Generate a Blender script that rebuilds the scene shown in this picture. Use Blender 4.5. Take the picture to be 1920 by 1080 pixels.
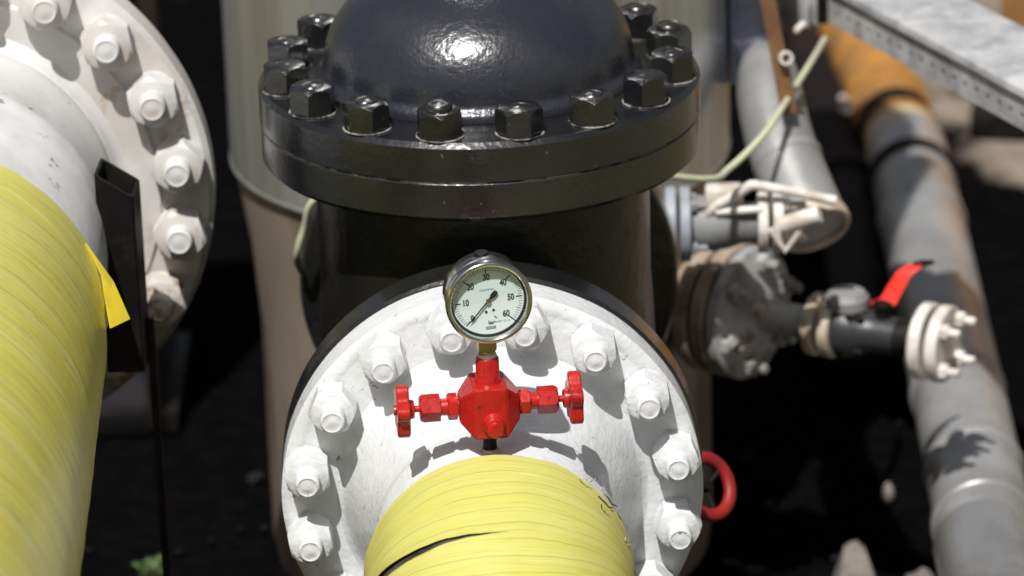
import bpy, bmesh, math, random
from math import pi, sin, cos, radians as R, sqrt, atan2
from mathutils import Matrix as M4, Vector as V, noise as NZ
random.seed(7)
S = bpy.context.scene
for o in list(bpy.data.objects): bpy.data.objects.remove(o)
C = S.collection

# ------------------------------------------------------------------ camera, light, exposure
PITCH, ROLL = R(21), R(1.8)
F = V((0, cos(PITCH), -sin(PITCH))); R0 = V((1, 0, 0)); U0 = V((0, sin(PITCH), cos(PITCH)))
UP = U0*cos(ROLL) + R0*sin(ROLL); RT = R0*cos(ROLL) - U0*sin(ROLL)
cam = bpy.data.cameras.new('camera'); co = bpy.data.objects.new('camera', cam); C.objects.link(co)
rot = M4((RT, UP, -F)).transposed().to_4x4()
co.matrix_world = M4.Translation((0.02909, -4.44516, 1.95354)) @ rot
cam.lens = 150; cam.sensor_width = 36; cam.clip_start = .1; cam.clip_end = 600
cam.dof.use_dof = True; cam.dof.focus_distance = 4.66; cam.dof.aperture_fstop = 4.2; cam.dof.aperture_blades = 9
S.camera = co

SUN = V((-.33, -1.0, 1.75)).normalized()
w = bpy.data.worlds.new('World'); S.world = w; w.use_nodes = True
nt = w.node_tree; bg = nt.nodes['Background']
sky = nt.nodes.new('ShaderNodeTexSky'); sky.sky_type = 'NISHITA'; sky.sun_disc = False
sky.sun_elevation = math.asin(SUN.z); sky.sun_rotation = atan2(SUN.x, SUN.y) % (2*pi)
sky.air_density = 1.0; sky.dust_density = 4
hz = nt.nodes.new('ShaderNodeHueSaturation'); hz.inputs['Saturation'].default_value = .5      # summer haze: a paler blue
nt.links.new(sky.outputs[0], hz.inputs['Color']); nt.links.new(hz.outputs[0], bg.inputs[0]); bg.inputs[1].default_value = .05
sl = bpy.data.lights.new('sun', 'SUN'); sl.energy = 4.9; sl.angle = R(.53); sl.color = (1, .98, .95)
so = bpy.data.objects.new('sun', sl); C.objects.link(so)
so.rotation_euler = SUN.to_track_quat('Z', 'Y').to_euler(); so.location = (-2, -6, 8)
S.view_settings.view_transform = 'Standard'; S.view_settings.look = 'None'
S.view_settings.exposure = 0; S.view_settings.gamma = 1; S.view_settings.use_curve_mapping = False

# ------------------------------------------------------------------ materials
def mat(name, col, rough=.5, metal=0, col2=None, nscale=6, nlo=.45, nhi=.6, bump=0, bscale=80, bdist=.002,
        stretch=(1, 1, 1), bevel=0, rvar=0, coat=0, spec=.5, col3=None, n3=30, l3=.62, h3=.68, bump2=0, b2scale=14, uv=False, aniso=0, low=None):
    m = bpy.data.materials.new(name); m.use_nodes = True; t = m.node_tree; N = t.nodes; L = t.links.new
    b = N['Principled BSDF']; b.inputs['Roughness'].default_value = rough; b.inputs['Metallic'].default_value = metal
    b.inputs['Specular IOR Level'].default_value = spec; b.inputs['Coat Weight'].default_value = coat; b.inputs['Coat Roughness'].default_value = .12
    if aniso: b.inputs['Anisotropic'].default_value = aniso
    tc = N.new('ShaderNodeTexCoord'); oi = N.new('ShaderNodeObjectInfo')
    mp = N.new('ShaderNodeMapping'); mp.inputs['Scale'].default_value = stretch
    ml = N.new('ShaderNodeMath'); ml.operation = 'MULTIPLY'; ml.inputs[1].default_value = 7
    L(oi.outputs['Random'], ml.inputs[0]); L(ml.outputs[0], mp.inputs['Location'])
    L(tc.outputs['UV' if uv else 'Object'], mp.inputs['Vector']); vec = mp.outputs[0]
    def nz(sc, det=6, ro=.6):
        n = N.new('ShaderNodeTexNoise'); n.inputs['Scale'].default_value = sc; n.inputs['Detail'].default_value = det
        n.inputs['Roughness'].default_value = ro; L(vec, n.inputs['Vector']); return n.outputs[0]
    def ramp(src, lo, hi):
        r = N.new('ShaderNodeMapRange'); r.inputs['From Min'].default_value = lo; r.inputs['From Max'].default_value = hi
        L(src, r.inputs['Value']); return r.outputs[0]
    def mix(fac, a, c):
        x = N.new('ShaderNodeMix'); x.data_type = 'RGBA'; L(fac, x.inputs[0])
        for k, v in ((6, a), (7, c)):
            if isinstance(v, tuple): x.inputs[k].default_value = (*v, 1)
            else: L(v, x.inputs[k])
        return x.outputs[2]
    c = col
    if col2: c = mix(ramp(nz(nscale), nlo, nhi), col, col2)
    if col3: c = mix(ramp(nz(n3, 4, .7), l3, h3), c, col3)
    if isinstance(c, tuple): b.inputs['Base Color'].default_value = (*c, 1)
    else: L(c, b.inputs['Base Color'])
    if low:
        sq = N.new('ShaderNodeSeparateXYZ'); L(tc.outputs['Object'], sq.inputs[0])
        md = N.new('ShaderNodeMapRange'); md.inputs[1].default_value = low[0]; md.inputs[2].default_value = low[1]; L(sq.outputs[1], md.inputs[0])
        mu = N.new('ShaderNodeMath'); mu.operation = 'MULTIPLY'; L(md.outputs[0], mu.inputs[0]); L(ramp(nz(13, 7, .7), .36, .62), mu.inputs[1])
        c = mix(mu.outputs[0], c, low[2]); L(c, b.inputs['Base Color'])
    if rvar:
        r = N.new('ShaderNodeMapRange'); r.inputs['From Min'].default_value = .3; r.inputs['From Max'].default_value = .7
        r.inputs['To Min'].default_value = max(.03, rough-rvar); r.inputs['To Max'].default_value = rough+rvar
        L(nz(nscale*2.3), r.inputs['Value']); L(r.outputs[0], b.inputs['Roughness'])
    nrm = None
    if bevel:
        bv = N.new('ShaderNodeBevel'); bv.samples = 4; bv.inputs['Radius'].default_value = bevel; nrm = bv.outputs[0]
    for st, sc, dd in ((bump2, b2scale, bdist*3), (bump, bscale, bdist)):
        if st:
            bp = N.new('ShaderNodeBump'); bp.inputs['Strength'].default_value = st; bp.inputs['Distance'].default_value = dd
            L(nz(sc, 3, .5), bp.inputs['Height'])
            if nrm: L(nrm, bp.inputs['Normal'])
            nrm = bp.outputs[0]
    if nrm: L(nrm, b.inputs['Normal'])
    m['b'] = 1
    return m

white = mat('white_paint', (.68, .69, .70), .34, col2=(.62, .63, .635), nscale=30, nlo=.4, nhi=.65, bump=.65, bscale=120, bdist=.0016, bump2=.12, b2scale=30, bevel=.0009, rvar=.1,
            col3=(.26, .24, .21), n3=70, l3=.665, h3=.71)
white_old = mat('weathered_white_paint', (.61, .61, .60), .5, col2=(.54, .51, .47), nscale=7, bump=.3, bscale=45, bump2=.25, bevel=.001, rvar=.1,
                col3=(.40, .28, .19), n3=16, l3=.62, h3=.72)
neck_old = mat('flaking_white_paint', (.66, .66, .65), .45, col2=(.56, .55, .54), nscale=8, bump=.4, bscale=40, bevel=.001, col3=(.19, .17, .16), n3=38, l3=.65, h3=.72)
rusty_white = mat('rust_stained_white', (.60, .55, .50), .6, col2=(.30, .19, .12), nscale=28, nlo=.48, nhi=.6, bump=.3, bscale=60, bevel=.002)
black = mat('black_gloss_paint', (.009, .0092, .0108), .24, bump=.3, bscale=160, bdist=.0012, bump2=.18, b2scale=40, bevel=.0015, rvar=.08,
            col2=(.016, .0158, .0125), nscale=7, col3=(.16, .155, .145), n3=95, l3=.70, h3=.74, spec=.9, coat=.25)  # olive second tone: reflected surroundings mixed into the paint colour
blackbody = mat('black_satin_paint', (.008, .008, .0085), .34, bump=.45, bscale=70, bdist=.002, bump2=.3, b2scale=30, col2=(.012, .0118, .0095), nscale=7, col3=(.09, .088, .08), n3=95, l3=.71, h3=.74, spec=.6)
dome_m = mat('navy_black_gloss_paint', (.019, .021, .028), .27, bump=.6, bscale=170, bdist=.0012, bump2=.25, b2scale=45, rvar=.05,
             col2=(.027, .028, .033), nscale=9, col3=(.25, .25, .25), n3=120, l3=.72, h3=.745, spec=.6)
black_steel = mat('black_steel', (.006, .0055, .0055), .5, col2=(.014, .012, .010), nscale=20, bump=.2, bevel=.001, spec=.2)
red = mat('red_gloss_paint', (.46, .016, .012), .25, col2=(.36, .010, .009), nscale=45, nlo=.4, nhi=.62, bump=.35, bscale=140, bdist=.001, bump2=.2, b2scale=60, bevel=.0012,
          col3=(.10, .012, .009), n3=85, l3=.60, h3=.70, rvar=.08)
red_shaded = mat('red_wheel_in_shade', (.30, .010, .011), .55, col2=(.20, .01, .01), nscale=20, bevel=.001)  # darker red: shade on the low handwheel put into the colour
steel = mat('polished_stainless', (.62, .62, .60), .16, 1, bump=.05, bscale=300, bdist=.0005, rvar=.05, nscale=30, col2=(.52, .52, .50))
brass = mat('nickel_brass', (.55, .47, .27), .3, 1, col2=(.4, .36, .25), nscale=50, bump=.1, bevel=.0008)
dialm = mat('dial_white', (.80, .86, .88), .5)
ink = mat('dial_black_ink', (.012, .012, .014), .6)
wrapm = mat('grey_primer_tape', (.085, .078, .070), .5, col2=(.018, .016, .014), nscale=11)
strandm = mat('frayed_tape_edge', (.06, .055, .04), .6, col2=(.55, .52, .36), nscale=40)
rubber = mat('black_rubber', (.012, .011, .011), .7, col2=(.03, .025, .022), nscale=60)
tankm = mat('brushed_stainless_jacket', (.60, .615, .64), .30, .75, col2=(.34, .32, .30), nscale=11, nlo=.46, nhi=.70, stretch=(1, 1, .05), bump=.06, bscale=30, bump2=.25, b2scale=3, rvar=.08)
tanklow = mat('dusty_steel', (.40, .32, .26), .40, .4, col2=(.20, .14, .10), stretch=(1, 1, .3), nscale=5, bump=.15, bscale=30, rvar=.1)
bright = mat('bright_cladding', (.58, .58, .57), .25, .75, col2=(.44, .42, .40), nscale=6, bump=.05, bscale=60, rvar=.06, col3=(.20, .15, .11), n3=10, l3=.64, h3=.72)
dullclad = mat('dull_grey_cladding', (.33, .33, .325), .42, .35, col2=(.26, .26, .255), nscale=7, bump=.1, bscale=60, bump2=.25, b2scale=9, rvar=.1)
clad = mat('aluminium_cladding', (.46, .46, .455), .33, .45, col2=(.36, .35, .34), nscale=7, bump=.1, bscale=60, bump2=.3, b2scale=9, rvar=.1,
           col3=(.18, .165, .15), n3=26, l3=.66, h3=.76)
galv = mat('galvanised_steel', (.60, .60, .60), .5, .35, col2=(.40, .40, .41), nscale=22, nlo=.4, nhi=.62, bump=.15, bscale=80, rvar=.12,
           col3=(.72, .72, .71), n3=9, l3=.52, h3=.66, stretch=(1, 1, 1))
greyk = mat('dark_grey_paint', (.035, .035, .038), .4, col2=(.03, .03, .03), nscale=30, bump=.2)
slatep = mat('slate_blue_tone', (.05, .055, .075), .5, col2=(.035, .037, .05), nscale=9)  # dark slate tone of the riser
greyp = mat('blue_grey_paint', (.30, .33, .37), .5, col2=(.22, .22, .22), nscale=18, bump=.2, bevel=.001, col3=(.4, .33, .25), n3=20, l3=.6, h3=.7)
greyl = mat('light_grey_weathered_paint', (.36, .36, .355), .5, col2=(.22, .205, .19), nscale=17, bump=.25, bevel=.001, col3=(.16, .11, .08), n3=24, l3=.60, h3=.68)
greyd = mat('grey_dusty_paint', (.25, .255, .26), .55, col2=(.16, .15, .14), nscale=14, bump=.2, bevel=.001)
brown = mat('brown_dirty_steel', (.34, .27, .21), .6, col2=(.15, .11, .085), nscale=20, bump=.3, bevel=.001)
beige = mat('beige_dusty_flange', (.55, .47, .37), .55, col2=(.36, .28, .20), nscale=24, bump=.2, bevel=.001)
offw = mat('off_white_fitting_paint', (.72, .69, .64), .45, col2=(.5, .43, .36), nscale=26, bump=.2, bevel=.001)
redlev = mat('red_lever_coating', (.75, .035, .02), .4)
hosem = mat('pale_green_hose', (.50, .52, .34), .5, col2=(.42, .41, .32), nscale=14)
rustbar = mat('rusty_orange_steel', (.33, .17, .06), .7, col2=(.20, .10, .05), nscale=14, bump=.3)
orange = mat('orange_paint', (.46, .21, .035), .55, col2=(.28, .14, .045), nscale=9, col3=(.25, .12, .06), n3=14, l3=.6, h3=.7)
tanp = mat('tan_dusty_band', (.52, .40, .25), .6, col2=(.40, .30, .19), nscale=20)
darkpipe = mat('dark_pipe_coating_and_shadow', (.008, .0055, .0055), .7, col2=(.016, .010, .009), nscale=8, bump=.2, spec=.2)  # coating of the dark pipe, also used for the painted shadow bands
stone = mat('pale_stone', (.21, .18, .155), .85, col2=(.13, .115, .10), nscale=30, bump=.5, bscale=60)
leafm = mat('green_leaf', (.045, .085, .02), .5, col2=(.08, .12, .028), nscale=30)
tapem = mat('tape_base', (.5, .5, .1))

def tape_material(name, ca, cb, cc, streak, dirt_lo, pitch, rad, lap=1, warp=.10):
    m = bpy.data.materials.new(name); m.use_nodes = True; t = m.node_tree; N = t.nodes; L = t.links.new
    b = N['Principled BSDF']; b.inputs['Roughness'].default_value = .36; b.inputs['Specular IOR Level'].default_value = .45
    tc = N.new('ShaderNodeTexCoord')
    def nz(scl, sc, det=4, ro=.6, src='UV'):
        mp = N.new('ShaderNodeMapping'); mp.inputs['Scale'].default_value = scl; L(tc.outputs[src], mp.inputs[0])
        n = N.new('ShaderNodeTexNoise'); n.inputs['Scale'].default_value = sc; n.inputs['Detail'].default_value = det
        n.inputs['Roughness'].default_value = ro; L(mp.outputs[0], n.inputs['Vector']); return n.outputs[0]
    def rmp(src, lo, hi):
        r = N.new('ShaderNodeMapRange'); r.inputs[1].default_value = lo; r.inputs[2].default_value = hi; L(src, r.inputs[0]); return r.outputs[0]
    def mix(f, a, c, k=1):
        if k != 1:
            q = N.new('ShaderNodeMath'); q.operation = 'MULTIPLY'; q.inputs[1].default_value = k; L(f, q.inputs[0]); f = q.outputs[0]
        x = N.new('ShaderNodeMix'); x.data_type = 'RGBA'; L(f, x.inputs[0])
        for i, v in ((6, a), (7, c)):
            if isinstance(v, tuple): x.inputs[i].default_value = (*v, 1)
            else: L(v, x.inputs[i])
        return x.outputs[2]
    st = nz((1, 24, 1), 3.0)
    c = mix(rmp(nz((1.2, 9, 1), 2.2), .4, .62), ca, cb)
    c = mix(rmp(st, .52, .68), c, cc, streak)
    fine = nz((2.2, 150, 1), 3, 3, .7)
    c = mix(rmp(fine, .57, .68), c, (.26, .24, .06), min(1, streak*.75))
    c = mix(rmp(nz((1.4, 110, 1), 3.7, 2, .6), .66, .70), c, (.80, .78, .42), streak*.8)
    mk = N.new('ShaderNodeMath'); mk.operation = 'MULTIPLY'
    L(rmp(nz((2.2, 42, 1), 5, 4, .8), .62, .66), mk.inputs[0]); L(rmp(nz((1, 1, 1), dirt_lo[0], 3), dirt_lo[1], dirt_lo[1]+.07), mk.inputs[1])
    c = mix(mk.outputs[0], c, (.05, .045, .02), .9)
    sx = N.new('ShaderNodeSeparateXYZ'); L(tc.outputs['UV'], sx.inputs[0])
    def mm(op, a, c2=None):
        n = N.new('ShaderNodeMath'); n.operation = op
        for i, v in enumerate((a, c2)):
            if v is None: continue
            if isinstance(v, (int, float)): n.inputs[i].default_value = v
            else: L(v, n.inputs[i])
        return n.outputs[0]
    ph = mm('SUBTRACT', mm('DIVIDE', sx.outputs[1], pitch), mm('DIVIDE', sx.outputs[0], 2*pi*rad))
    for off, wd, amt, nsc, lo in ((.0, .030, .62, (3, 4, 1), .34), (.42, .022, .5, (2.5, 7, 1), .47), (.71, .018, .45, (4, 9, 1), .50)):
        wv = mm('ADD', ph, mm('MULTIPLY', mm('SUBTRACT', nz((1, 6, 1), 5, 2), .5), warp))
        fr_ = mm('FRACT', mm('ADD', wv, 10-off)); ln = mm('SUBTRACT', 1, rmp(mm('ABSOLUTE', mm('SUBTRACT', fr_, .5)), wd*.3, wd))
        c = mix(mm('MULTIPLY', ln, rmp(nz(nsc, 3, 4), lo, lo+.14)), c, (.20, .17, .05), amt*lap)
    L(c, b.inputs['Base Color'])
    bp = N.new('ShaderNodeBump'); bp.inputs['Strength'].default_value = .55; bp.inputs['Distance'].default_value = .002; L(st, bp.inputs['Height'])
    b2 = N.new('ShaderNodeBump'); b2.inputs['Strength'].default_value = .45; b2.inputs['Distance'].default_value = .004
    L(nz((1, 2.5, 1), 9, 3), b2.inputs['Height']); L(bp.outputs[0], b2.inputs['Normal']); L(b2.outputs[0], b.inputs['Normal'])
    return m
tape_a = tape_material('yellow_wrap_tape', (.55, .525, .145), (.54, .50, .115), (.57, .555, .23), .5, (6, .57), .024, .1445)
tape_b = tape_material('worn_yellow_wrap_tape', (.56, .53, .12), (.57, .505, .08), (.60, .585, .20), .95, (3.0, .50), .062, .2135, .5, .45)
tape_flap = mat('bright_yellow_tape', (.62, .49, .03), .45, col2=(.52, .42, .05), nscale=20, bump=.2)
bpy.data.materials.remove(tapem)

# glass: a thin pane that lets light through and mirrors by fresnel
gl = bpy.data.materials.new('gauge_glass'); gl.use_nodes = True; t = gl.node_tree
t.nodes.remove(t.nodes['Principled BSDF'])
tr = t.nodes.new('ShaderNodeBsdfTransparent'); tr.inputs[0].default_value = (.97, .985, .98, 1)
gs = t.nodes.new('ShaderNodeBsdfGlossy'); gs.inputs['Roughness'].default_value = .03
lw = t.nodes.new('ShaderNodeLayerWeight'); lw.inputs[0].default_value = .5
fp = t.nodes.new('ShaderNodeMath'); fp.operation = 'POWER'; fp.inputs[1].default_value = 5; t.links.new(lw.outputs['Facing'], fp.inputs[0])
fr = t.nodes.new('ShaderNodeMath'); fr.operation = 'MULTIPLY_ADD'; fr.inputs[1].default_value = .9; fr.inputs[2].default_value = .045; t.links.new(fp.outputs[0], fr.inputs[0])
mx = t.nodes.new('ShaderNodeMixShader'); t.links.new(fr.outputs[0], mx.inputs[0]); t.links.new(tr.outputs[0], mx.inputs[1]); t.links.new(gs.outputs[0], mx.inputs[2])
t.links.new(mx.outputs[0], t.nodes['Material Output'].inputs[0])
liq = bpy.data.materials.new('gauge_air_gap'); liq.use_nodes = True; t = liq.node_tree
t.nodes.remove(t.nodes['Principled BSDF'])
tr = t.nodes.new('ShaderNodeBsdfTransparent'); tr.inputs[0].default_value = (.93, .965, .94, 1)
t.links.new(tr.outputs[0], t.nodes['Material Output'].inputs[0])

# ------------------------------------------------------------------ builders
WM = {}
def smooth(me, ang=32):
    for p in me.polygons: p.use_smooth = True
    me.set_sharp_from_angle(angle=R(ang))
def link(name, me, m=None, parent=None, W=M4.Identity(4)):
    o = bpy.data.objects.new(name, me); C.objects.link(o)
    if m is not None and len(me.materials) == 0: me.materials.append(m)
    if parent:
        o.parent = parent; o.matrix_basis = WM[parent].inverted() @ W
    else: o.matrix_basis = W
    WM[o] = W.copy(); return o
def obj(name, bm, m, parent=None, W=M4.Identity(4), ang=32):
    if W.to_3x3().determinant() < 0:
        bm.transform(M4.Diagonal((-1, 1, 1, 1))); W = W @ M4.Diagonal((-1, 1, 1, 1))
    bmesh.ops.recalc_face_normals(bm, faces=bm.faces)
    me = bpy.data.meshes.new(name); bm.to_mesh(me); bm.free(); smooth(me, ang)
    return link(name, me, m, parent, W)
def thing(name, label, cat, loc=(0, 0, 0), group=None):
    o = bpy.data.objects.new(name, None); C.objects.link(o); o.empty_display_size = .05
    W = loc if isinstance(loc, M4) else M4.Translation(loc)
    o.matrix_basis = W; WM[o] = W.copy(); o['label'] = label; o['category'] = cat
    if group: o['group'] = group
    return o
def tag(o, label, cat, group=None):
    o['label'] = label; o['category'] = cat
    if group: o['group'] = group
    return o
def axis(p, d, roll=0):
    return M4.Translation(p) @ V(d).to_track_quat('Z', 'Y').to_matrix().to_4x4() @ M4.Rotation(roll, 4, 'Z')
def lathe(prof, seg=64, wob=0, bm=None, M=M4.Identity(4), closed=False):
    """revolve (r, z) points about Z"""
    bm = bm or bmesh.new(); rings = []
    for r, z in prof:
        if r < 1e-6: rings.append([bm.verts.new(M @ V((0, 0, z)))]); continue
        ring = []
        for i in range(seg):
            a = 2*pi*i/seg; q = V((r*cos(a), r*sin(a), z))
            if wob: q += V((q.x, q.y, 0)).normalized()*wob*NZ.noise(q*14) + V((0, 0, wob*.6*NZ.noise(q*17+V((9, 3, 1)))))
            ring.append(bm.verts.new(M @ q))
        rings.append(ring)
    if closed: rings.append(rings[0])
    for a, b in zip(rings, rings[1:]):
        for i in range(seg):
            j = (i+1) % seg
            if len(a) == 1 and len(b) == 1: break
            if len(a) == 1: bm.faces.new((a[0], b[i], b[j]))
            elif len(b) == 1: bm.faces.new((a[i], a[j], b[0]))
            else: bm.faces.new((a[i], a[j], b[j], b[i]))
    return bm
def disc(r, t, c=.003, z=0, r0=0):
    """chamfered disc profile from z to z+t, with an optional bore"""
    p = [(r0, z), (r-c, z), (r, z+c), (r, z+t-c), (r-c, z+t), (r0, z+t)]
    return p
def box(sx, sy, sz, bev=.002, M=M4.Identity(4), bm=None, seg=2):
    b = bmesh.new(); bmesh.ops.create_cube(b, size=1, matrix=M4.Diagonal((sx, sy, sz, 1)))
    if bev: bmesh.ops.bevel(b, geom=b.edges[:], offset=bev, segments=seg, affect='EDGES', profile=.5)
    b.transform(M)
    if bm is None: return b
    me = bpy.data.meshes.new('tmp'); b.to_mesh(me); bm.from_mesh(me); b.free(); bpy.data.meshes.remove(me); return bm
def tube(pts, r, seg=20, cap=True, sub=8, radii=None, bm=None):
    """a round sweep along a Catmull-Rom curve through the points"""
    P = [V(p) for p in pts]; path = []; rr = []
    if sub > 1 and len(P) > 2:
        Q = [2*P[0]-P[1]] + P + [2*P[-1]-P[-2]]
        for i in range(1, len(Q)-2):
            for k in range(sub):
                s = k/sub; a, b, c, d = Q[i-1:i+3]
                path.append(.5*((2*b)+(c-a)*s+(2*a-5*b+4*c-d)*s*s+(3*b-3*c+d-a)*s**3))
                rr.append((radii[i-1]*(1-s)+radii[i]*s) if radii else r)
        path.append(P[-1]); rr.append(radii[-1] if radii else r)
    else: path = P; rr = radii or [r]*len(P)
    bm = bm or bmesh.new(); rings = []; up = V((0.13, .31, .94))
    for i, p in enumerate(path):
        tg = (path[min(i+1, len(path)-1)]-path[max(i-1, 0)]).normalized()
        x = up.cross(tg).normalized(); y = tg.cross(x); up = y
        rings.append([bm.verts.new(p+(x*cos(2*pi*k/seg)+y*sin(2*pi*k/seg))*rr[i]) for k in range(seg)])
    for a, b in zip(rings, rings[1:]):
        for k in range(seg): bm.faces.new((a[k], a[(k+1) % seg], b[(k+1) % seg], b[k]))
    if cap: bm.faces.new(rings[0]); bm.faces.new(rings[-1])
    return bm
def arc_path(pts, rad, n=8):
    """polyline with rounded corners"""
    P = [V(p) for p in pts]; out = [P[0]]
    for a, b, c in zip(P, P[1:], P[2:]):
        u = (a-b).normalized(); v = (c-b).normalized(); an = u.angle(v)
        d = min(rad/math.tan(an/2), .49*(a-b).length, .49*(c-b).length)
        s, e = b+u*d, b+v*d
        for k in range(n+1):
            q = k/n; out.append(s*(1-q)**2+b*2*q*(1-q)+e*q*q)
    out.append(P[-1]); return out
def thicken(bm, d):
    e = bmesh.ops.extrude_face_region(bm, geom=bm.faces[:])
    bmesh.ops.translate(bm, verts=[v for v in e['geom'] if isinstance(v, bmesh.types.BMVert)], vec=d)
def nut_mesh(name, af, h, washer=0, jit=0, bm=None, M=M4.Identity(4)):
    own = bm is None
    bm = bm or bmesh.new(); ap = af/2; rc = ap/cos(pi/6); c = h*.16; rows = [[], [], []]
    for i in range(24):
        a = 2*pi*i/24; k = (a+pi/6) % (pi/3)-pi/6          # angle from the flat's middle
        r = ap/cos(k); e = (r-ap)/(rc-ap)
        rows[0].append(bm.verts.new(M @ V((r*cos(a), r*sin(a), washer))))
        rows[1].append(bm.verts.new(M @ V((r*cos(a), r*sin(a), h-c*e))))
        rows[2].append(bm.verts.new(M @ V((ap*.95*cos(a), ap*.95*sin(a), h))))
    for a, b in zip(rows, rows[1:]):
        for i in range(24): bm.faces.new((a[i], a[(i+1) % 24], b[(i+1) % 24], b[i]))
    bm.faces.new(rows[2])
    if washer: lathe([(0, 0), (rc*.90, 0), (rc*.93, washer*.6), (rc*.90, washer), (0, washer)], 28, 0, bm, M)
    if not own: return bm
    if jit:
        for v in bm.verts: v.co += V((NZ.noise(v.co*40), NZ.noise(v.co*40+V((5, 0, 0))), NZ.noise(v.co*40+V((0, 7, 0)))))*jit
    bmesh.ops.recalc_face_normals(bm, faces=bm.faces)
    me = bpy.data.meshes.new(name); bm.to_mesh(me); bm.free(); smooth(me, 25); return me
def stud_mesh(name, r, h, dome=.003):
    bm = lathe([(r, 0), (r, h-dome*1.3), (r*.94, h-dome*.7), (r*.82, h-dome*.25), (r*.74, h-dome*.45), (r*.6, h-dome*.5), (r*.3, h-dome*.1), (0, h)], 22)
    bmesh.ops.recalc_face_normals(bm, faces=bm.faces)
    me = bpy.data.meshes.new(name); bm.to_mesh(me); bm.free(); smooth(me, 40); return me
def bolt_ring(parent, W, n, rad, nutme, studme, mn, off=0, pick=None, stud_z=0, special=None):
    """n nuts round the local Z of W, each with its stud as sub-part"""
    for i in range(n):
        if pick and not pick(i): continue
        a = 2*pi*(i+.5)/n+off
        w = W @ M4.Translation((rad*cos(a), rad*sin(a), 0)) @ M4.Rotation(random.uniform(0, pi/3), 4, 'Z') @ M4.Rotation(random.uniform(-.045, .045), 4, 'X')
        k = link('nut', nutme, mn, parent, w)
        if studme: link('stud', studme, mn, k, w @ M4.Translation((0, 0, stud_z+random.uniform(-.0045, .003))))
        if special: special(i, k)

# ------------------------------------------------------------------ ground
GZ = -.65
def struct(o): o['kind'] = 'structure'; return o
gm = bpy.data.materials.new('ground_soil_and_shaded_pad'); gm.use_nodes = True; t = gm.node_tree; N = t.nodes; L = t.links.new
b = N['Principled BSDF']; b.inputs['Roughness'].default_value = 1; b.inputs['Specular IOR Level'].default_value = 0
ge = N.new('ShaderNodeNewGeometry'); sp = N.new('ShaderNodeSeparateXYZ'); L(ge.outputs['Position'], sp.inputs[0])
def gn(sc, det=8, ro=.65):
    n = N.new('ShaderNodeTexNoise'); n.inputs['Scale'].default_value = sc; n.inputs['Detail'].default_value = det; n.inputs['Roughness'].default_value = ro
    L(ge.outputs['Position'], n.inputs['Vector']); return n.outputs[0]
def mth(op, a, c=None):
    n = N.new('ShaderNodeMath'); n.operation = op
    for i, v in enumerate((a, c)):
        if v is None: continue
        if isinstance(v, (int, float)): n.inputs[i].default_value = v
        else: L(v, n.inputs[i])
    return n.outputs[0]
def mr(src, lo, hi):
    r = N.new('ShaderNodeMapRange'); r.inputs[1].default_value = lo; r.inputs[2].default_value = hi; L(src, r.inputs[0]); return r.outputs[0]
def mc(f, a, c):
    x = N.new('ShaderNodeMix'); x.data_type = 'RGBA'; L(f, x.inputs[0])
    for i, v in ((6, a), (7, c)):
        if isinstance(v, tuple): x.inputs[i].default_value = (*v, 1)
        else: L(v, x.inputs[i])
    return x.outputs[2]
wob = mth('MULTIPLY', mth('SUBTRACT', gn(2.2), .5), .5)
pad = mc(mr(gn(26), .45, .75), (.0030, .0028, .0031), (.0062, .0055, .0054))  # black pad sunk still darker, shade included in its colour
pad = mc(mr(gn(70, 3), .70, .74), pad, (.014, .012, .011))
sand = mc(mr(gn(9), .35, .7), (.30, .25, .205), (.19, .155, .125))
sand = mc(mr(gn(60, 4), .58, .66), sand, (.12, .09, .075))
grass = mc(mr(gn(5), .35, .65), (.11, .105, .04), (.20, .175, .09))
# beyond the shade-darkened pad: sandy strip on the right rear, dry grass everywhere further out
e_r = mth('ADD', mth('SUBTRACT', sp.outputs[0], mth('MULTIPLY', mth('SUBTRACT', 2.85, sp.outputs[1]), .35)), wob)
c = mc(mr(e_r, .93, .99), pad, sand)
c = mc(mr(mth('ADD', sp.outputs[0], wob), 1.8, 2.1), c, grass)
c = mc(mr(mth('ADD', mth('MULTIPLY', sp.outputs[0], -1), wob), 1.9, 2.1), c, grass)
c = mc(mr(mth('ADD', mth('MULTIPLY', sp.outputs[1], -1), wob), 1.0, 1.4), c, grass)
c = mc(mr(mth('ADD', sp.outputs[1], wob), 7.5, 8.0), c, grass)
L(c, b.inputs['Base Color'])
bp = N.new('ShaderNodeBump'); bp.inputs['Strength'].default_value = .6; bp.inputs['Distance'].default_value = .02; L(gn(30), bp.inputs['Height']); L(bp.outputs[0], b.inputs['Normal'])
bm = bmesh.new()
xs = [-300, -60, -12] + [-4+.16*i for i in range(51)] + [12, 60, 300]; ys = [-300, -60, -12, -6] + [-2+.16*i for i in range(60)] + [12, 60, 300]
gv = [[bm.verts.new((x, y, GZ + (.022*NZ.noise(V((x*2.3, y*2.3, 0))) if abs(x) < 5 and -3 < y < 9 else 0))) for x in xs] for y in ys]
for r0, r1 in zip(gv, gv[1:]):
    for i in range(len(xs)-1): bm.faces.new((r0[i], r0[i+1], r1[i+1], r1[i]))
struct(obj('ground', bm, gm, ang=180))

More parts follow.
